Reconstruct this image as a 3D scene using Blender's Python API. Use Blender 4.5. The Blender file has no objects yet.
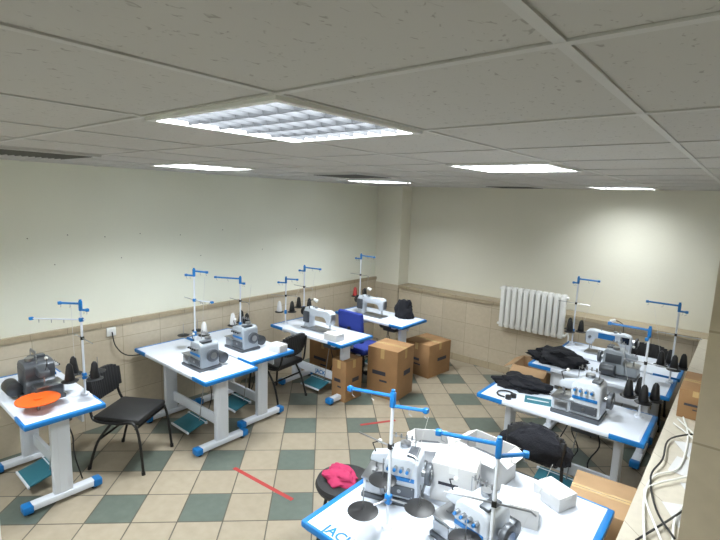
import bpy, bmesh, math, random
from mathutils import Vector, Matrix, noise
random.seed(7)
D=bpy.data; scene=bpy.context.scene
C=2.622; WX=-4.9; WY=6.62; LEDGE=6.32

# ---------------- materials ----------------
def mat(name,col,rough=.5,metal=0,var=.0,vscale=8,bump=0,bscale=60,spec=.5):
    m=D.materials.new(name); m.use_nodes=True; nt=m.node_tree; b=nt.nodes['Principled BSDF']
    b.inputs['Base Color'].default_value=(*col,1); b.inputs['Roughness'].default_value=rough
    b.inputs['Metallic'].default_value=metal; b.inputs['Specular IOR Level'].default_value=spec
    tc=nt.nodes.new('ShaderNodeTexCoord')
    if var>0:
        n=nt.nodes.new('ShaderNodeTexNoise'); n.inputs['Scale'].default_value=vscale; n.inputs['Detail'].default_value=4
        nt.links.new(tc.outputs['Object'],n.inputs['Vector'])
        r=nt.nodes.new('ShaderNodeValToRGB'); nt.links.new(n.outputs['Fac'],r.inputs['Fac'])
        r.color_ramp.elements[0].position=.3; r.color_ramp.elements[1].position=.7
        r.color_ramp.elements[0].color=(*[c*(1-var) for c in col],1); r.color_ramp.elements[1].color=(*[min(1,c*(1+var*.6)) for c in col],1)
        nt.links.new(r.outputs['Color'],b.inputs['Base Color'])
    if bump>0:
        n=nt.nodes.new('ShaderNodeTexNoise'); n.inputs['Scale'].default_value=bscale; n.inputs['Detail'].default_value=3
        nt.links.new(tc.outputs['Object'],n.inputs['Vector'])
        bp=nt.nodes.new('ShaderNodeBump'); bp.inputs['Strength'].default_value=bump; bp.inputs['Distance'].default_value=.01
        nt.links.new(n.outputs['Fac'],bp.inputs['Height']); nt.links.new(bp.outputs['Normal'],b.inputs['Normal'])
    return m
def srgb(r,g,b):
    f=lambda c:(c/255/12.92 if c/255<=.04045 else ((c/255+.055)/1.055)**2.4)
    return (f(r),f(g),f(b))
M={}
M['wall']=mat('wall_paint',srgb(234,235,220),.8,var=.03,vscale=1.2,bump=.15,bscale=30)
M['wallb']=mat('wall_paint_back',srgb(226,223,208),.8,var=.03,vscale=1.2,bump=.15,bscale=30)
M['white']=mat('white_laminate',srgb(222,229,241),.35,var=.02)
M['legw']=mat('white_powder_coat',srgb(216,221,230),.4)
M['blue']=mat('blue_plastic',srgb(18,112,182),.4)
M['blue2']=mat('blue_fabric',srgb(28,48,130),.85,bump=.3)
M['black']=mat('black_plastic',srgb(22,22,24),.45)
M['cloth']=mat('black_cloth',srgb(20,21,28),.95,var=.3,bump=.6,bscale=90)
M['leath']=mat('black_seat_cover',srgb(30,30,32),.55,bump=.2,bscale=200)
M['metal']=mat('brushed_steel',srgb(160,162,165),.3,.9)
M['dmetal']=mat('dark_steel',srgb(85,88,92),.4,.7)
M['mach']=mat('machine_grey_enamel',srgb(150,158,166),.35,var=.03)
M['machd']=mat('machine_dark_grey',srgb(84,88,94),.4,.3)
M['machw']=mat('machine_white_enamel',srgb(200,207,216),.3)
M['card']=mat('cardboard',srgb(150,114,76),.85,var=.1,vscale=6)
M['card2']=mat('cardboard_light',srgb(172,140,104),.85,var=.08,vscale=6)
M['tape']=mat('packing_tape',srgb(190,160,110),.25)
M['paper']=mat('white_paper',srgb(208,208,208),.8,var=.04)
M['orange']=mat('orange_plastic',srgb(225,95,30),.45)
M['red']=mat('red_tape',srgb(160,50,48),.5)
M['pink']=mat('pink_fabric',srgb(170,40,85),.8)
M['teal']=mat('pedal_teal_rubber',srgb(40,105,120),.6)
M['ink']=mat('printed_ink',srgb(50,50,60),.7)
M['frame']=mat('fixture_white',srgb(225,225,222),.4)
M['bar']=mat('ceiling_grid_white',srgb(196,195,193),.5)
M['rad']=mat('radiator_white',srgb(235,235,232),.3)
M['screen']=mat('led_panel',srgb(20,30,50),.2)
M['plug']=mat('socket_white',srgb(230,230,225),.4)
M['vent']=mat('vent_grey',srgb(95,95,92),.6)
M['louv']=mat('louvre_white',srgb(130,130,132),.5)
M['louv1']=mat('louvre_darkened',(.025,.026,.028),.6,spec=.05)  # near light's louvre, colour darkened so its fins look less brightly lit
M['part']=mat('dark_partition',srgb(70,62,52),.6)
M['seam']=mat('wall_plug_grey',srgb(120,118,106),.8)

def floor_mat():
    m=D.materials.new('floor_tiles'); m.use_nodes=True; nt=m.node_tree; L=nt.links; N=nt.nodes
    b=N['Principled BSDF']; tc=N.new('ShaderNodeTexCoord')
    mp=N.new('ShaderNodeMapping'); mp.inputs['Rotation'].default_value=(0,0,math.radians(-44)); mp.inputs['Scale'].default_value=(1/.33,)*3
    mp.inputs['Location'].default_value=(1.14,.25,0)
    L.new(tc.outputs['Object'],mp.inputs['Vector'])
    s=N.new('ShaderNodeSeparateXYZ'); L.new(mp.outputs[0],s.inputs[0])
    def M_(op,a,bv=None):
        n=N.new('ShaderNodeMath'); n.operation=op
        if hasattr(a,'links'): L.new(a,n.inputs[0])
        else: n.inputs[0].default_value=a
        if bv is not None:
            if hasattr(bv,'links'): L.new(bv,n.inputs[1])
            else: n.inputs[1].default_value=bv
        return n.outputs[0]
    g=[];par=[]
    for o in (s.outputs['X'],s.outputs['Y']):
        fr=M_('FLOORED_MODULO',o,1.0); d=M_('ABSOLUTE',M_('SUBTRACT',fr,.5)); g.append(M_('GREATER_THAN',d,.485))
        par.append(M_('LESS_THAN',M_('FLOORED_MODULO',M_('FLOOR',o),2.0),.5))
    grout=M_('MAXIMUM',g[0],g[1]); green=M_('MULTIPLY',par[0],par[1])
    fl=N.new('ShaderNodeVectorMath'); fl.operation='FLOOR'; L.new(mp.outputs[0],fl.inputs[0])
    wn=N.new('ShaderNodeTexWhiteNoise'); L.new(fl.outputs[0],wn.inputs['Vector'])
    no=N.new('ShaderNodeTexNoise'); no.inputs['Scale'].default_value=14; no.inputs['Detail'].default_value=6; L.new(tc.outputs['Object'],no.inputs['Vector'])
    def mix(f,a,c):
        n=N.new('ShaderNodeMix'); n.data_type='RGBA'; 
        if hasattr(f,'links'): L.new(f,n.inputs[0])
        else: n.inputs[0].default_value=f
        for i,v in ((6,a),(7,c)):
            if hasattr(v,'links'): L.new(v,n.inputs[i])
            else: n.inputs[i].default_value=(*v,1)
        return n.outputs[2]
    tan=mix(no.outputs['Fac'],srgb(142,132,113),srgb(168,157,139))
    tan=mix(M_('MULTIPLY',wn.outputs['Value'],.4),tan,srgb(130,119,101))
    gr=mix(no.outputs['Fac'],srgb(78,87,80),srgb(100,109,100))
    c=mix(green,tan,gr); c=mix(grout,c,srgb(82,76,66))
    L.new(c,b.inputs['Base Color']); b.inputs['Roughness'].default_value=.36
    bp=N.new('ShaderNodeBump'); bp.inputs['Strength'].default_value=.4; bp.inputs['Distance'].default_value=.003; bp.invert=True
    L.new(grout,bp.inputs['Height']); L.new(bp.outputs[0],b.inputs['Normal'])
    return m
M['floor']=floor_mat()
def tile_mat(name,c1,c2,cm,w,h):
    m=D.materials.new(name); m.use_nodes=True; nt=m.node_tree; L=nt.links; N=nt.nodes; b=N['Principled BSDF']
    tc=N.new('ShaderNodeTexCoord'); s=N.new('ShaderNodeSeparateXYZ'); L.new(tc.outputs['Object'],s.inputs[0])
    a=N.new('ShaderNodeMath'); L.new(s.outputs['X'],a.inputs[0]); L.new(s.outputs['Y'],a.inputs[1])
    c=N.new('ShaderNodeCombineXYZ'); L.new(a.outputs[0],c.inputs[0]); L.new(s.outputs['Z'],c.inputs[1])
    br=N.new('ShaderNodeTexBrick'); br.offset=0; br.inputs['Scale'].default_value=1; br.inputs['Brick Width'].default_value=w; br.inputs['Row Height'].default_value=h
    br.inputs['Mortar Size'].default_value=.003; br.inputs['Color1'].default_value=(*c1,1); br.inputs['Color2'].default_value=(*c2,1); br.inputs['Mortar'].default_value=(*cm,1)
    L.new(c.outputs[0],br.inputs['Vector'])
    n=N.new('ShaderNodeTexNoise'); n.inputs['Scale'].default_value=25; n.inputs['Detail'].default_value=6; L.new(tc.outputs['Object'],n.inputs['Vector'])
    mx=N.new('ShaderNodeMix'); mx.data_type='RGBA'; mx.blend_type='MULTIPLY'; mx.inputs[0].default_value=.2
    L.new(br.outputs['Color'],mx.inputs[6]); L.new(n.outputs['Fac'],mx.inputs[7]); L.new(mx.outputs[2],b.inputs['Base Color'])
    b.inputs['Roughness'].default_value=.45
    return m
M['dado']=tile_mat('dado_tiles',srgb(204,191,168),srgb(196,183,160),srgb(168,155,133),.4,.3)
M['dadocap']=tile_mat('dado_cap_tiles',srgb(180,165,138),srgb(172,157,131),srgb(140,125,104),.3,.3)
M['counter']=tile_mat('ledge_top_tiles',srgb(206,198,182),srgb(198,190,174),srgb(160,150,132),.4,.4)
def ceil_mat():
    m=D.materials.new('ceiling_tiles'); m.use_nodes=True; nt=m.node_tree; L=nt.links; N=nt.nodes; b=N['Principled BSDF']
    tc=N.new('ShaderNodeTexCoord')
    n=N.new('ShaderNodeTexNoise'); n.inputs['Scale'].default_value=80; n.inputs['Detail'].default_value=2; n.inputs['Distortion'].default_value=.6
    mp=N.new('ShaderNodeMapping'); mp.inputs['Scale'].default_value=(1,.6,1); L.new(tc.outputs['Object'],mp.inputs[0]); L.new(mp.outputs[0],n.inputs['Vector'])
    r=N.new('ShaderNodeValToRGB'); L.new(n.outputs['Fac'],r.inputs[0]); r.color_ramp.elements[0].position=.28; r.color_ramp.elements[1].position=.36
    r.color_ramp.elements[0].color=(*srgb(162,159,155),1); r.color_ramp.elements[1].color=(*srgb(192,190,187),1)
    L.new(r.outputs[0],b.inputs['Base Color']); b.inputs['Roughness'].default_value=.95
    bp=N.new('ShaderNodeBump'); bp.inputs['Strength'].default_value=.15; bp.inputs['Distance'].default_value=.003; L.new(r.outputs[0],bp.inputs['Height']); L.new(bp.outputs[0],b.inputs['Normal'])
    return m
M['ceil']=ceil_mat()

# ---------------- builder ----------------
class B:
    def __init__(s,name): s.name=name; s.bm=bmesh.new(); s.mats=[]
    def mi(s,k):
        if k not in s.mats: s.mats.append(k)
        return s.mats.index(k)
    def _new(s,fn,k,T=None,bev=0):
        t=bmesh.new(); fn(t)
        if bev>0: bmesh.ops.bevel(t,geom=list(t.edges),offset=bev,segments=2,affect='EDGES',profile=.5)
        if T is not None: t.transform(T)
        i=s.mi(k)
        for f in t.faces: f.material_index=i
        me=D.meshes.new('tmp'); t.to_mesh(me); t.free(); s.bm.from_mesh(me); D.meshes.remove(me)
    def box(s,c,sz,k,bev=0,rot=(0,0,0)):
        T=Matrix.Translation(c)@Matrix.Rotation(rot[2],4,'Z')@Matrix.Rotation(rot[1],4,'Y')@Matrix.Rotation(rot[0],4,'X')
        def fn(t):
            bmesh.ops.create_cube(t,size=1); bmesh.ops.scale(t,vec=sz,verts=t.verts)
        s._new(fn,k,T,bev)
    def cyl(s,p0,p1,r,k,r2=None,seg=14,bev=0):
        p0=Vector(p0);p1=Vector(p1);d=p1-p0
        T=Matrix.Translation((p0+p1)/2)@d.to_track_quat('Z','Y').to_matrix().to_4x4()
        def fn(t): bmesh.ops.create_cone(t,cap_ends=True,segments=seg,radius1=r,radius2=r if r2 is None else r2,depth=d.length)
        s._new(fn,k,T,bev)
    def sph(s,c,r,k,sc=(1,1,1)):
        def fn(t): bmesh.ops.create_uvsphere(t,u_segments=14,v_segments=10,radius=r); bmesh.ops.scale(t,vec=sc,verts=t.verts)
        s._new(fn,k,Matrix.Translation(c))
    def prism(s,pts,th,k,axis='Y',c=(0,0,0),bev=0,rot=0):
        def fn(t):
            vs=[t.verts.new((p[0],-th/2,p[1])) for p in pts]; f=t.faces.new(vs)
            r=bmesh.ops.extrude_face_region(t,geom=[f]); vv=[v for v in r['geom'] if isinstance(v,bmesh.types.BMVert)]
            bmesh.ops.translate(t,vec=(0,th,0),verts=vv); bmesh.ops.recalc_face_normals(t,faces=t.faces)
        T=Matrix.Translation(c)@Matrix.Rotation(rot,4,'Z')
        if axis=='X': T=T@Matrix.Rotation(math.pi/2,4,'Z')
        s._new(fn,k,T,bev)
    def tube(s,pts,r,k,seg=8,smooth=0):
        pts=[Vector(p) for p in pts]
        if smooth:
            o=[]
            for i in range(len(pts)-1):
                a=pts[max(0,i-1)];b=pts[i];c=pts[i+1];d=pts[min(len(pts)-1,i+2)]
                for j in range(smooth):
                    t=j/smooth; o.append(.5*((2*b)+(c-a)*t+(2*a-5*b+4*c-d)*t*t+(3*b-a-3*c+d)*t**3))
            o.append(pts[-1]); pts=o
        def fn(t):
            rings=[]
            tan0=(pts[1]-pts[0]).normalized()
            n=tan0.orthogonal().normalized()
            for i,p in enumerate(pts):
                if i==0: tg=tan0
                elif i==len(pts)-1: tg=(pts[i]-pts[i-1]).normalized()
                else: tg=((pts[i+1]-pts[i]).normalized()+(pts[i]-pts[i-1]).normalized()).normalized()
                n=(n-tg*n.dot(tg)).normalized(); bb=tg.cross(n)
                rings.append([t.verts.new(p+(n*math.cos(a)+bb*math.sin(a))*r) for a in [2*math.pi*q/seg for q in range(seg)]])
            for a,b_ in zip(rings,rings[1:]):
                for q in range(seg): t.faces.new((a[q],a[(q+1)%seg],b_[(q+1)%seg],b_[q]))
            t.faces.new(rings[0][::-1]); t.faces.new(rings[-1])
        s._new(fn,k)
    def lathe(s,prof,c,k,seg=18,T=None):
        def fn(t):
            rings=[[t.verts.new((r*math.cos(2*math.pi*q/seg),r*math.sin(2*math.pi*q/seg),z)) for q in range(seg)] for r,z in prof]
            for a,b_ in zip(rings,rings[1:]):
                for q in range(seg): t.faces.new((a[q],a[(q+1)%seg],b_[(q+1)%seg],b_[q]))
            t.faces.new(rings[0][::-1]); t.faces.new(rings[-1])
        TT=Matrix.Translation(c)
        if T is not None: TT=TT@T
        s._new(fn,k,TT)
    def blob(s,c,sz,k,seed=0,amp=.35,fr=3,sub=4,flat=True):
        def fn(t):
            bmesh.ops.create_icosphere(t,subdivisions=sub,radius=1)
            for v in t.verts:
                p=v.co.copy(); nn=noise.fractal(p*fr*.5+Vector((seed,seed*2.3,0)),1,2,4)+.5*abs(noise.noise(p*fr+Vector((0,seed,3))))
                q=p*(1+amp*nn); 
                if flat: q.z=max(q.z,-.35)+.35
                v.co=Vector((q.x*sz[0],q.y*sz[1],q.z*sz[2]))
        s._new(fn,k,Matrix.Translation(c))
    def done(s,loc=(0,0,0),rz=0,parent=None,smooth=True,sc=1):
        me=D.meshes.new(s.name); s.bm.normal_update()
        if sc!=1: s.bm.transform(Matrix.Scale(sc,4))
        s.bm.to_mesh(me); s.bm.free()
        for k in s.mats: me.materials.append(M[k])
        if smooth:
            for p in me.polygons: p.use_smooth=True
            me.set_sharp_from_angle(angle=math.radians(38))
        o=D.objects.new(s.name,me); scene.collection.objects.link(o); o.location=loc; o.rotation_euler=(0,0,rz)
        if parent: o.parent=parent
        return o
def simple(name,lo,hi,k):
    b=B(name); b.box([(a+c)/2 for a,c in zip(lo,hi)],[c-a for a,c in zip(lo,hi)],k); return b.done(smooth=False)

# ---------------- room ----------------
XR=.14; YN=-2.3; XN=1.3
simple('floor',(WX-.1,YN-.1,-.1),(XN+.1,WY+.1,0),'floor')
simple('wall_left',(WX-.1,YN-.1,0),(WX,WY+.1,C+.12),'wall')
simple('wall_back',(WX,WY,0),(XR+.1,WY+.1,C+.12),'wallb')
simple('wall_right',(XR,1.75,0),(XR+.1,WY,C+.12),'wallb')
simple('wall_front',(WX,YN-.1,0),(XN,YN,C+.12),'wall')
simple('wall_side',(XN,YN,0),(XN+.1,1.75,C+.12),'wall')
b=B('wall_return'); b.box((.65,1.6,C/2),(1.4,.3,C),'dado'); b.done(smooth=False)
b=B('column'); b.box(((WX+.25),WY-.14,C/2),(.5,.28,C),'wallb'); b.box((WX+.25,WY-.15,.5),(.52,.30,1.0),'dado'); b.done(smooth=False)
b=B('trim_dado_left'); b.box((WX+.015,(YN+WY)/2,.52),(.03,WY-YN,1.04),'dado'); b.box((WX+.02,(YN+WY)/2,1.06),(.045,WY-YN,.05),'dadocap'); b.done(smooth=False)
x0=WX+.52
b=B('trim_ledge_back'); b.box(((x0+XR)/2,(LEDGE+WY)/2+.01,.48),(XR-x0,WY-LEDGE-.02,.96),'dado'); b.box(((x0+XR)/2,(LEDGE+WY)/2,.98),(XR-x0,WY-LEDGE+.02,.05),'dadocap'); b.done(smooth=False)
b=B('trim_ledge_right'); b.box((-.06,(1.75+LEDGE)/2,.48),(.40,LEDGE-1.77,.96),'dado'); b.box((-.07,(1.75+LEDGE)/2,.98),(.42,LEDGE-1.77,.04),'counter'); b.done(smooth=False)
b=B('baseboard_back'); b.box(((x0-.28)/2,LEDGE-.006,.05),(-.28-x0,.012,.1),'dadocap'); b.done(smooth=False)
b=B('partition_post'); b.box((-2.75,.42,.84),(.2,.16,1.68),'part',.004); b.box((-2.66,.42,.84),(.03,.17,1.685),'frame',.004); b.done()
b=B('wall_screw_plugs')
for y,z in [(1.3,1.95),(1.62,1.97),(1.95,1.94),(2.3,1.96),(2.75,1.93),(3.3,1.97),(3.9,1.7),(1.5,1.7),(2.1,1.72),(4.5,1.95),(3.0,1.68)]:
    b.cyl((WX-.001,y,z),(WX+.004,y,z),.005,'seam',seg=8)
b.done()

# ceiling
GX=-.83; GY=.695
LIGHTS=[(GX-.3,GY+.3),(GX-.3,GY+2.1),(GX-.3,GY+5.1),(GX-2.7,GY+1.5),(GX-2.7,GY+3.9),(GX-2.7,GY-.9),(GX-.3,GY-2.1)]  # last two are out of view, added to light the near ceiling
b=B('ceiling')
xs=[x for x in [GX+.6*i for i in range(-7,5)] if WX<x<XN]; xs=[WX-.05]+xs+[XN+.05]
ys=[y for y in [GY+.6*i for i in range(-6,11)] if YN<y<WY]; ys=[YN-.05]+ys+[WY+.05]
for xa,xb in zip(xs,xs[1:]):
    for ya_,yb in zip(ys,ys[1:]):
        if any(xa<lx<xb and ya_<ly<yb for lx,ly in LIGHTS): continue
        b.box(((xa+xb)/2,(ya_+yb)/2,C+.01),(xb-xa,yb-ya_,.02),'ceil')
b.box(((WX+XN)/2,(YN+WY)/2,C+.11),(XN-WX+.1,WY-YN+.1,.02),'frame')
b.done(smooth=False)
b=B('ceiling_grid')
for x in xs[1:-1]: b.box((x,(YN+WY)/2,C-.002),(.018,WY-YN,.004),'bar')
for y in ys[1:-1]: b.box(((WX+XN)/2,y,C-.0025),(XN-WX,.018,.004),'bar')
b.done(smooth=False)
def fixture(cx,cy,power,lv='louv'):
    b=B('ceiling_light')
    for sx in (-1,1):
        b.box((sx*.287,0,.015),(.022,.552,.05),'frame'); b.box((0,sx*.287,.015),(.596,.022,.05),'frame')
    n=9 if lv=='louv1' else 10
    for i in range(1,n):
        b.box((-.276+.552*i/n,0,.008),(.003,.552,.03),lv)
    for i in range(1,5):
        y=-.276+.552*i/5
        b.prism([(-.002,-.007),(.002,-.007),(.012,.021),(-.012,.021)],.551,lv,c=(0,y,0),rot=math.pi/2)
    o=b.done((cx,cy,C-.004),0,smooth=False)
    ld=D.lights.new('lamp','AREA'); ld.shape='SQUARE'; ld.size=.55; ld.energy=power; ld.color=(.91,.97,1)
    l=D.objects.new('lamp',ld); scene.collection.objects.link(l); l.parent=o; l.location=(0,0,.038)
P=98
for i,(cx,cy) in enumerate(LIGHTS): fixture(cx,cy,P*(.45 if i==2 else 1),'louv1' if i==0 else 'louv')
for cx,cy in [(GX-2.7,GY+.3),(GX-2.1,GY+2.7),(GX-1.5,GY+5.1)]:
    b=B('ceiling_vent')
    for sx in (-1,1):
        b.box((sx*.28,0,-.006),(.03,.59,.012),'bar'); b.box((0,sx*.28,-.006),(.53,.03,.012),'bar')
    for i in range(14): b.box((0,-.25+.5*i/13,-.008),(.53,.016,.012),'vent',rot=(.5,0,0))
    b.box((0,0,-.001),(.53,.53,.002),'black'); b.done((cx,cy,C-.0055),0,smooth=False)

# ---------------- furniture ----------------
H=.77
def table(cx,cy,L,W,rz=0,logo=None,pedal=True):
    b=B('sewing_table'); t=.035
    b.box((0,0,H-t/2),(L-.05,W,t),'white',.006)
    for sx in (-1,1):
        b.box((sx*(L/2-.02),0,H-t/2),(.04,W+.004,t+.002),'blue',.008)
        b.box((sx*(L/2-.045),0,H-t/2+.0015),(.012,W-.07,t),'white')
        for sy in (-1,1): b.box((sx*(L/2-.13),sy*(W/2-.006),H-t/2),(.2,.016,t+.003),'blue',.004)
    lx=L/2-.2
    for sx in (-1,1):
        x=sx*lx
        b.box((x,0,H-t-.02),(.06,W*.8,.04),'legw',.005)
        b.box((x,0,.40),(.055,.13,.68),'legw',.008)
        b.box((x+sx*.029,0,.40),(.004,.05,.66),'legw')
        b.box((x,0,.055),(.075,W*.9,.05),'legw',.008)
        for sy in (-1,1):
            b.box((x,sy*(W*.45),.05),(.085,.07,.062),'blue',.012); b.cyl((x,sy*W*.42,0),(x,sy*W*.42,.03),.022,'black')
    b.box((0,.03,.22),(2*lx,.03,.10),'legw',.004)
    b.box((0,W*.33,H-t-.09),(L*.62,.018,.14),'legw',.003)
    b.box((.18,.05,H-.13),(.2,.16,.13),'machd',.012); b.cyl((.0,.05,H-.13),(.09,.05,H-.13),.055,'dmetal')
    b.tube([(.25,.08,H-.17),(.28,.12,.45),(.2,.15,.25),(.26,.18,.04)],.006,'black',smooth=5)
    b.tube([(.14,.1,H-.17),(.05,.15,.5),(.12,.12,.35),(-.02,.16,.12)],.005,'black',smooth=5)
    if pedal:
        b.box((.0,-.06,.10),(.30,.22,.014),'teal',.003,rot=(.25,0,0)); b.box((0,.03,.12),(.34,.02,.02),'legw')
        b.box((0,-.165,.075),(.32,.014,.02),'legw',.003)
        b.cyl((.08,.0,.1),(.12,.05,H-.17),.005,'metal')
    b.box((-.25,-.02,H-t-.045),(.22,.3,.07),'legw',.006)
    o=b.done((cx,cy,0),rz)
    if logo:
        cu=D.curves.new('logo_text','FONT'); cu.body='JACK'; cu.size=logo[2]; cu.extrude=.0008; cu.offset=.0018; cu.materials.append(M['blue'])
        cu.align_x='CENTER'
        lo=D.objects.new('logo_text',cu); scene.collection.objects.link(lo); lo.parent=o
        lo.location=logo[0]; lo.rotation_euler=logo[1]
    return o
def stand(x,y,rz=0,h=.74,arms=((0,.26),(180,.16)),disc=2,cones='',dr=.06,dd=.12,mid=None):
    b=B('thread_stand')
    b.cyl((0,0,0),(0,0,.02),.03,'legw'); b.cyl((0,0,.01),(0,0,h),.0085,'legw',seg=10)
    for i,(a,l) in enumerate(arms):
        ca,sa=math.cos(math.radians(a)),math.sin(math.radians(a)); z=h-.012-.05*i
        b.tube([(0,0,z),(ca*l,sa*l,z)],.009,'blue'); b.box((ca*l,sa*l,z),(.025,.025,.024),'blue',.004)
        for q in (.5,.95): b.tube([(ca*l*q,sa*l*q,z),(ca*l*q,sa*l*q,z-.03),(ca*l*q+.015,sa*l*q,z-.035)],.002,'metal',seg=6)
    if mid:
        a,l,z=mid; ca,sa=math.cos(math.radians(a)),math.sin(math.radians(a))
        b.tube([(-ca*.03,-sa*.03,z),(ca*l,sa*l,z)],.006,'legw'); b.box((ca*l,sa*l,z),(.03,.03,.022),'blue',.004); b.box((0,0,z),(.03,.03,.03),'blue',.004)
        for q in (.35,.6,.85): b.tube([(ca*l*q,sa*l*q,z),(ca*l*q,sa*l*q,z-.03)],.003,'metal',seg=6)
    b.box((0,0,h-.03),(.025,.025,.08),'blue',.006); b.cyl((0,0,h),(0,0,h+.02),.010,'blue')
    b.tube([(-.2,0,h*.62),(.14,0,h*.62),(.16,0,h*.60)],.004,'metal',seg=6); b.box((0,0,h*.62),(.02,.025,.025),'black')
    z=.16
    b.box((0,0,z),(.03,.03,.05),'blue',.004)
    for i in range(disc):
        a=2*math.pi*i/disc+.3; r=dd; px,py=r*math.cos(a),r*math.sin(a)
        b.tube([(0,0,z),(px,py,z)],.005,'metal'); b.lathe([(dr*.95,z-.004),(dr,z),(dr*.8,z+.006),(.012,z+.01)],(px,py,0),'black',seg=24)
        b.cyl((px,py,z),(px,py,z+.12),.003,'metal',seg=6)
        if i<len(cones) and cones[i]!='0':
            k={'b':'black','w':'paper','r':'red'}[cones[i]]
            b.lathe([(.034,z+.01),(.036,z+.02),(.022,z+.12),(.010,z+.14)],(px,py,0),k)
    b.tube([(.1,.03,z+.12),(.2,0,h-.05)],.0012,'paper',seg=4)
    return b.done((x,y,H+.001),rz)
def lockstitch(x,y,rz=0,k='machw'):
    b=B('lockstitch_sewing_machine')
    b.box((0,0,.008),(.5,.19,.016),'metal',.004)
    b.prism([(-.25,.11),(-.262,.24),(-.245,.275),(-.19,.29),(-.02,.275),(.15,.295),(.215,.28),(.235,.23),(.225,.06),(.245,.012),(.115,.012),(.125,.06),(.12,.145),(.085,.185),(-.10,.195),(-.15,.185),(-.175,.15),(-.18,.11)],.11,k,bev=.014)
    b.prism([(-.12,.20),(-.12,.265),(.06,.262),(.06,.20)],.006,'blue',c=(0,-.058,0)); b.box((.165,-.06,.225),(.09,.012,.08),'screen',.004)
    b.cyl((.235,0,.21),(.262,0,.21),.03,'metal'); b.cyl((.262,0,.21),(.292,0,.21),.06,'black',bev=.006,seg=24); b.cyl((.292,0,.21),(.30,0,.21),.03,'metal')
    b.cyl((-.215,0,.03),(-.215,0,.12),.006,'metal'); b.box((-.215,-.005,.02),(.022,.04,.008),'metal'); b.cyl((-.195,0,.05),(-.195,0,.12),.005,'metal')
    b.cyl((-.21,-.055,.2),(-.21,-.08,.2),.017,'metal'); b.cyl((-.1,0,.28),(-.1,0,.33),.004,'metal'); b.cyl((.05,0,.28),(.05,0,.305),.02,'metal'); b.cyl((.1,0,.28),(.1,0,.31),.012,'metal')
    b.box((-.262,0,.19),(.006,.08,.12),'metal',.002); b.box((.17,.07,.16),(.10,.03,.15),'machd',.008)
    b.tube([(.12,.05,.27),(.1,.1,.38),(.02,.08,.42)],.005,'black',smooth=4); b.cyl((.02,.08,.425),(-.03,.06,.40),.016,'frame',r2=.024)
    return b.done((x,y,H+.001),rz,sc=.93)
def serger(x,y,rz=0,k='mach',plate=None,name='overlock_sewing_machine',sc=.88):
    b=B(name)
    b.box((0,0,.015),(.36,.27,.03),'machd',.006)
    b.prism([(-.06,.03),(-.06,.13),(-.03,.15),(-.05,.20),(-.04,.27),(.0,.295),(.13,.30),(.165,.27),(.175,.03)],.22,k,bev=.016)
    b.box((-.11,-.02,.075),(.13,.2,.10),k,.012)
    b.box((-.10,-.03,.128),(.17,.2,.008),'metal',.002)
    b.prism([(-.16,.20),(-.15,.245),(-.03,.275),(-.03,.20),(-.09,.19)],.075,k,c=(0,.0,0),bev=.008)
    b.cyl((-.125,0,.14),(-.125,0,.2),.006,'metal'); b.box((-.125,-.02,.138),(.025,.06,.008),'metal')
    b.cyl((.175,0,.17),(.2,0,.17),.025,'metal'); b.cyl((.2,0,.17),(.235,0,.17),.068,'machd',bev=.008,seg=24); b.cyl((.235,0,.17),(.24,0,.17),.035,'metal',seg=20)
    for i in range(4):
        xx=-.01+.04*i; b.cyl((xx,-.11,.235),(xx,-.14,.235),.013,'metal'); b.cyl((xx,-.14,.235),(xx,-.152,.235),.009,'blue' if k=='machw' else 'black')
    b.box((.06,-.113,.168),(.18,.008,.025),'blue',.003); b.box((.06,-.116,.09),(.19,.012,.07),'machd',.006)
    b.cyl((.06,-.12,.09),(.06,-.126,.09),.012,'metal')
    for sx in (-.02,.14):
        for sz in (.065,.12): b.cyl((sx,-.12,sz),(sx,-.125,sz),.004,'metal',seg=8)
    b.box((-.105,-.125,.075),(.1,.012,.07),'metal',.004)
    b.tube([(-.03,.02,.29),(-.03,.02,.37),(.12,.02,.37),(.12,.02,.29)],.004,'metal',seg=6)
    for i in range(4): b.cyl((-.01+.035*i,.02,.36),(-.01+.035*i,.02,.39),.006,'metal',seg=8)
    b.cyl((.05,.05,.3),(.05,.05,.325),.035,'metal'); b.cyl((.02,.17,.09),(.17,.17,.09),.06,'dmetal',bev=.008)
    b.box((.06,.105,.2),(.16,.02,.1),'machd',.006); b.box((.12,-.02,.305),(.06,.12,.02),'machd',.005)
    b.tube([(-.13,-.01,.25),(-.15,-.02,.31),(-.1,-.03,.34)],.004,'black',seg=6); b.sph((-.1,-.03,.34),.014,'frame')
    if plate:
        px,py=plate[1]; b.cyl((px,py,.085),(px,py,.093),.15,plate[0],seg=32); b.cyl((px,py,.0),(px,py,.085),.012,'metal'); b.cyl((px,py,.093),(px,py,.1),.03,plate[0])
    return b.done((x,y,H+.001),rz,sc=sc)
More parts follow.
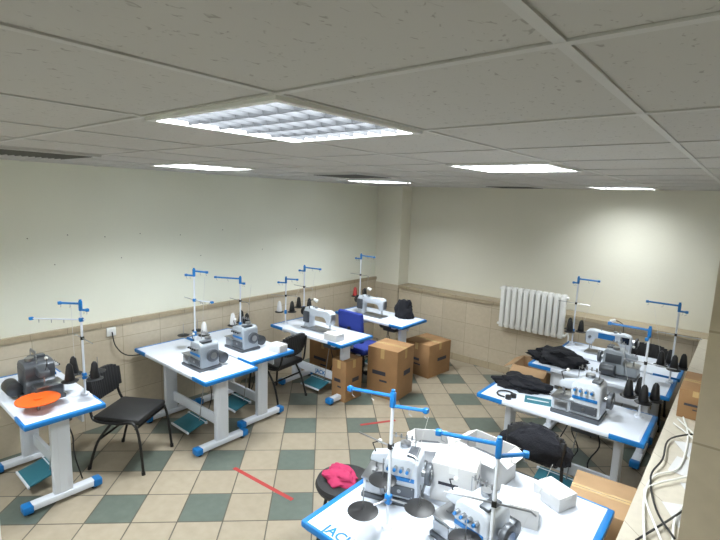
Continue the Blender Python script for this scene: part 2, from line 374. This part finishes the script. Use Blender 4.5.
def chair(x,y,rz,k='leath',jk=False):
    b=B('visitor_chair')
    b.box((.0,0,.455),(.43,.44,.06),k,.025); b.box((0,0,.425),(.36,.36,.02),'black')
    for j in range(-6,7):
        a=j*.065; b.box((-.265+.10*(a*a)*2,j*.031,.70),(.035,.036,.26-.09*(abs(j)/6)**4),k,.008,rot=(0,-.14,-a*.9))
    for sy in (-1,1):
        yy=sy*.225
        b.tube([(.25,yy*1.05,.0),(.19,yy,.42),(.02,yy,.435),(-.16,yy,.44),(-.235,yy*.9,.5),(-.285,yy*.8,.78)],.0115,'black',smooth=5)
        b.tube([(-.25,yy*1.05,.0),(-.17,yy,.25),(-.04,yy,.43)],.0115,'black',smooth=5)
        b.cyl((.25,yy*1.05,0),(.247,yy*1.05,.03),.016,'black'); b.cyl((-.25,yy*1.05,0),(-.245,yy*1.05,.03),.016,'black')
    b.tube([(.18,-.22,.40),(.18,.22,.40)],.01,'black'); b.tube([(-.15,-.22,.28),(-.15,.22,.28)],.01,'black')
    if jk: b.blob((-.27,0,.62),(.09,.23,.16),'cloth',4,.25,3)
    return b.done((x,y,0),rz)
def stool(x,y):
    b=B('round_stool')
    b.lathe([(.15,.50),(.185,.51),(.195,.535),(.185,.56),(.15,.572),(.02,.575)],(0,0,0),'leath',seg=32)
    b.cyl((0,0,.49),(0,0,.50),.14,'black',seg=24)
    for i in range(4):
        a=math.pi/4+i*math.pi/2; c,s_=math.cos(a),math.sin(a)
        b.tube([(c*.11,s_*.11,.49),(c*.19,s_*.19,0)],.011,'black')
    b.tube([(.165*math.cos(q*math.pi/12),.165*math.sin(q*math.pi/12),.16) for q in range(25)],.008,'black')
    b.blob((-.02,-.03,.573),(.11,.09,.05),'pink',6,.3,3)
    return b.done((x,y,0),0)
def office_chair(x,y,rz):
    b=B('office_chair')
    b.box((0,0,.48),(.44,.44,.09),'blue2',.04); b.box((-.25,0,.80),(.07,.40,.40),'blue2',.035,rot=(0,-.12,0))
    b.tube([(-.1,0,.42),(-.28,0,.45),(-.31,0,.62),(-.29,0,.8)],.02,'black',smooth=4)
    b.cyl((0,0,.1),(0,0,.43),.026,'black'); b.cyl((0,0,.2),(0,0,.3),.036,'black'); b.box((0,0,.425),(.2,.2,.03),'black')
    for i in range(5):
        a=2*math.pi*i/5; c,s_=math.cos(a),math.sin(a)
        b.tube([(0,0,.12),(c*.23,s_*.23,.075)],.019,'black'); b.cyl((c*.23-.012*s_,s_*.23+.012*c,.028),(c*.23+.012*s_,s_*.23-.012*c,.028),.028,'black')
        b.cyl((c*.23,s_*.23,.04),(c*.23,s_*.23,.08),.01,'black')
    return b.done((x,y,0),rz)
def carton(x,y,z,sx,sy,sz,rz=0,k='card',open_=False,name='cardboard_box',label=True):
    b=B(name); t=.006
    tp='tape' if k!='paper' else 'frame'
    if not open_:
        b.box((0,0,sz/2),(sx,sy,sz),k,.004); b.box((0,0,sz+.0005),(sx*.995,.05,.001),tp); b.box((0,-sy/2-.0005,sz*.9),(.05,.001,sz*.2),tp)
        b.box((sx/2+.0005,0,sz*.9),(.001,.05,sz*.2),tp)
        b.box((0,.0,sz+.0012),(sx,.003,.0006),'ink')
    else:
        b.box((0,0,t/2),(sx,sy,t),k)
        for s_ in (-1,1):
            b.box((s_*(sx/2-t/2),0,sz/2),(t,sy,sz),k); b.box((0,s_*(sy/2-t/2),sz/2),(sx,t,sz),k)
            b.box((s_*(sx/2+sy*.12),0,sz-.02),(sy*.28,sy*.98,t*.6),k,rot=(0,s_*.5,0))
            b.box((0,s_*(sy/2+sy*.12),sz-.02),(sx*.98,sy*.28,t*.6),k,rot=(-s_*.5,0,0))
        b.box((0,0,sz*.45),(sx*.7,sy*.6,sz*.25),'machd' if k=='paper' else 'paper',.02,rot=(.1,.1,.2))
    if label:
        b.box((-sx*.1,-sy/2-.001,sz*.5),(sx*.45,.001,sz*.08),'ink'); b.box((sx*.05,-sy/2-.001,sz*.35),(sx*.25,.001,sz*.04),'ink')
        b.box((sx/2+.001,sy*.1,sz*.5),(.001,sy*.4,sz*.1),'ink')
    return b.done((x,y,z),rz)

PI=math.pi
table(-4.24,1.14,1.17,.53)
table(-4.13,2.43,1.34,.56)
table(-4.2,3.02,1.2,.56)
table(-3.96,4.06,1.24,.56,logo=((.0,.014,.195),(PI/2,0,0),.075))
table(-3.9,5.2,1.2,.58)
table(-.99,5.04,1.25,.56,PI)
table(-.95,5.65,1.2,.56)
table(-1.02,3.95,1.27,.6)
table(-.98,1.80,1.2,.58,logo=((-.38,-.27,H+.001),(0,0,0),.08))
table(-.98,2.42,1.2,.58,PI)
# left side machines
serger(-4.17,1.12,PI,'machd',plate=('orange',(-.30,.10)),sc=.95)
stand(-3.93,1.36,PI,h=.76,arms=((40,.16),(220,.05)),disc=4,cones='bbb',mid=(42,.38,.62))
serger(-3.87,2.36,0,'mach'); stand(-4.38,2.60,0,.84,((20,.16),(200,.1)),disc=3,cones='w',mid=(20,.22,.52))
serger(-4.05,2.96,0,'mach'); stand(-4.36,3.16,0,.70,((210,.3),(20,.05)),disc=3,cones='bbw',dd=.09)
lockstitch(-3.98,4.05,PI); stand(-4.46,4.25,0,.72,((10,.25),(190,.08)),disc=2,cones='bb',dd=.08)
stand(-4.46,3.93,math.radians(30),.60,((0,.15),(180,.1)),disc=2,cones='bw',dd=.08)
lockstitch(-4.0,5.12,PI); stand(-4.43,5.38,0,.80,((0,.25),(180,.1)),disc=2,cones='br',dd=.08)
# right machines
serger(-.82,5.06,PI,'mach'); stand(-.42,5.18,PI,.76,((0,.26),(180,.06)),disc=4,cones='bbbb',dd=.09)
lockstitch(-1.05,5.66,0); stand(-1.48,5.82,0,.80,((0,.22),(180,.05)),disc=3,cones='bbb',dd=.08)
serger(-.88,3.86,0,'machw',sc=1.0); stand(-.50,4.12,PI,.72,((0,.28),(90,.1)),disc=4,cones='bbbb',dd=.09)
# foreground
serger(-1.37,2.03,math.radians(20),'machw'); stand(-1.22,1.76,0,.71,((200,.22),(25,.16)),disc=3,dr=.075,dd=.16)
serger(-.86,1.95,math.radians(-10),'machw'); stand(-.66,1.70,math.radians(20),.70,((180,.24),(30,.12)),disc=3,dr=.075,dd=.15)
carton(-1.1,2.24,H+.001,.24,.20,.22,.3,'paper',False,'white_carton')
carton(-1.42,2.50,H+.001,.22,.18,.13,.6,'paper',True,'white_carton',False)
carton(-1.06,2.54,H+.001,.28,.22,.2,-.1,'paper',True,'white_carton',False)
carton(-.76,2.3,H+.001,.2,.16,.11,.3,'paper',False,'white_carton',False)
carton(-.66,2.57,H+.001,.18,.14,.08,-.4,'paper',False,'white_carton',False)
b=B('jacket'); b.blob((0,0,0),(.13,.11,.2),'cloth',8,.3,3); b.done((-3.6,5.36,H+.001))
b=B('black_garment'); b.blob((0,0,0),(.26,.17,.10),'cloth',5,.4,4); b.done((-1.4,5.0,H+.003))
b=B('black_garment'); b.blob((0,0,0),(.22,.14,.07),'cloth',11,.4,4); b.done((-1.42,4.08,H+.003))
b=B('black_headphones'); b.tube([(.07*math.cos(a),.07*math.sin(a),.012) for a in [q*.5 for q in range(11)]],.007,'black'); b.cyl((.07,0,0),(.07,0,.03),.025,'black'); b.cyl((.05,-.06,0),(.05,-.06,.03),.025,'black'); b.done((-1.45,3.78,H+.001))
b=B('instruction_sheet'); b.box((0,0,.001),(.21,.15,.002),'teal'); b.box((0,0,.0025),(.17,.02,.001),'paper'); b.done((-1.2,3.86,H+.001),.3)
carton(-3.70,3.16,H+.001,.16,.12,.08,.1,'paper',False,'white_carton',False)
carton(-3.56,3.88,H+.001,.2,.14,.08,0,'paper',False,'white_carton',False)
chair(-4.07,1.77,math.radians(33)); chair(-4.15,3.54,PI*1.03); office_chair(-3.74,4.64,PI/2)
chair(-1.0,3.0,-PI/2,jk=True); chair(-.75,6.05,-PI/2); stool(-1.86,2.17)
carton(-3.25,4.60,0,.42,.42,.62,math.radians(6)); carton(-3.33,5.6,0,.44,.5,.46,math.radians(-6))
carton(-4.2,4.50,0,.5,.28,.5); carton(-3.55,4.12,0,.22,.3,.5)
carton(-1.88,5.8,0,.42,.45,.42,.05,'card2',True)
carton(-.52,3.12,0,.36,.42,.6,.1,'card2',False)

b=B('radiator')
for i in range(11):
    x=-.4+.08*i
    b.box((x,0,.3),(.066,.075,.58),'rad',.012); b.box((x,-.042,.3),(.052,.014,.5),'rad',.005)
b.cyl((-.46,0,.05),(.46,0,.05),.02,'rad'); b.cyl((-.46,0,.55),(.46,0,.55),.02,'rad')
b.tube([(.46,0,.05),(.5,0,.05),(.5,0,-.66)],.012,'rad',smooth=3)
b.done((-2.14,LEDGE-.07,.68))

b=B('wall_socket'); b.box((0,0,0),(.02,.09,.09),'plug',.006); b.cyl((.01,0,0),(.013,0,0),.03,'frame')
b.tube([(.02,0,0),(.05,.02,-.15),(.03,.15,-.28),(.05,.4,-.3)],.006,'black',smooth=6); b.done((WX+.045,1.95,.98))
carton(-.14,3.98,1.001,.2,.46,.2,0,'card',False)
b=B('power_cable')
for s_ in range(5):
    pts=[(-.22+random.uniform(-.03,.22),2.15+i*.3+random.uniform(-.1,.1),1.014+random.uniform(0,.02)) for i in range(6)]
    b.tube(pts,.005,'plug' if s_<3 else 'black',smooth=6)
b.done()
b=B('paper_sheets')
for i in range(4): b.box((random.uniform(-.15,.02),2.5+.25*i,1.002+.0012*i),(.15,.21,.001),'paper',rot=(0,0,random.uniform(-.6,.6)))
b.done()
def strip(n,p,q,w,k):
    b=B(n); p=Vector(p);q=Vector(q);d=q-p; b.box((p+q)/2,(d.length,w,.002),k,rot=(0,0,math.atan2(d.y,d.x))); b.done()
strip('floor_tape',(-3.26,2.29,.001),(-2.55,2.34,.001),.035,'red')
strip('floor_tape',(-2.96,3.68,.001),(-2.75,4.03,.001),.035,'red')
w=D.worlds.new('World'); scene.world=w; w.use_nodes=True; w.node_tree.nodes['Background'].inputs[0].default_value=(.8,.85,.9,1); w.node_tree.nodes['Background'].inputs[1].default_value=.05
# camera
f,pi_,ro,ya=468.73,.1510,.0348,.6904
cam=D.cameras.new('camera'); co=D.objects.new('camera',cam); scene.collection.objects.link(co); scene.camera=co
cam.sensor_width=36; cam.lens=f/720*36; cam.clip_start=.02
r0=Vector((math.cos(ya),math.sin(ya),0)); fw=Vector((-math.sin(ya)*math.cos(pi_),math.cos(ya)*math.cos(pi_),-math.sin(pi_))); u0=r0.cross(fw)
r=r0*math.cos(ro)+u0*math.sin(ro); u=-r0*math.sin(ro)+u0*math.cos(ro)
co.matrix_world=Matrix((( r.x,u.x,-fw.x,0),(r.y,u.y,-fw.y,0),(r.z,u.z,-fw.z,2.4),(0,0,0,1)))
scene.view_settings.view_transform='Standard'
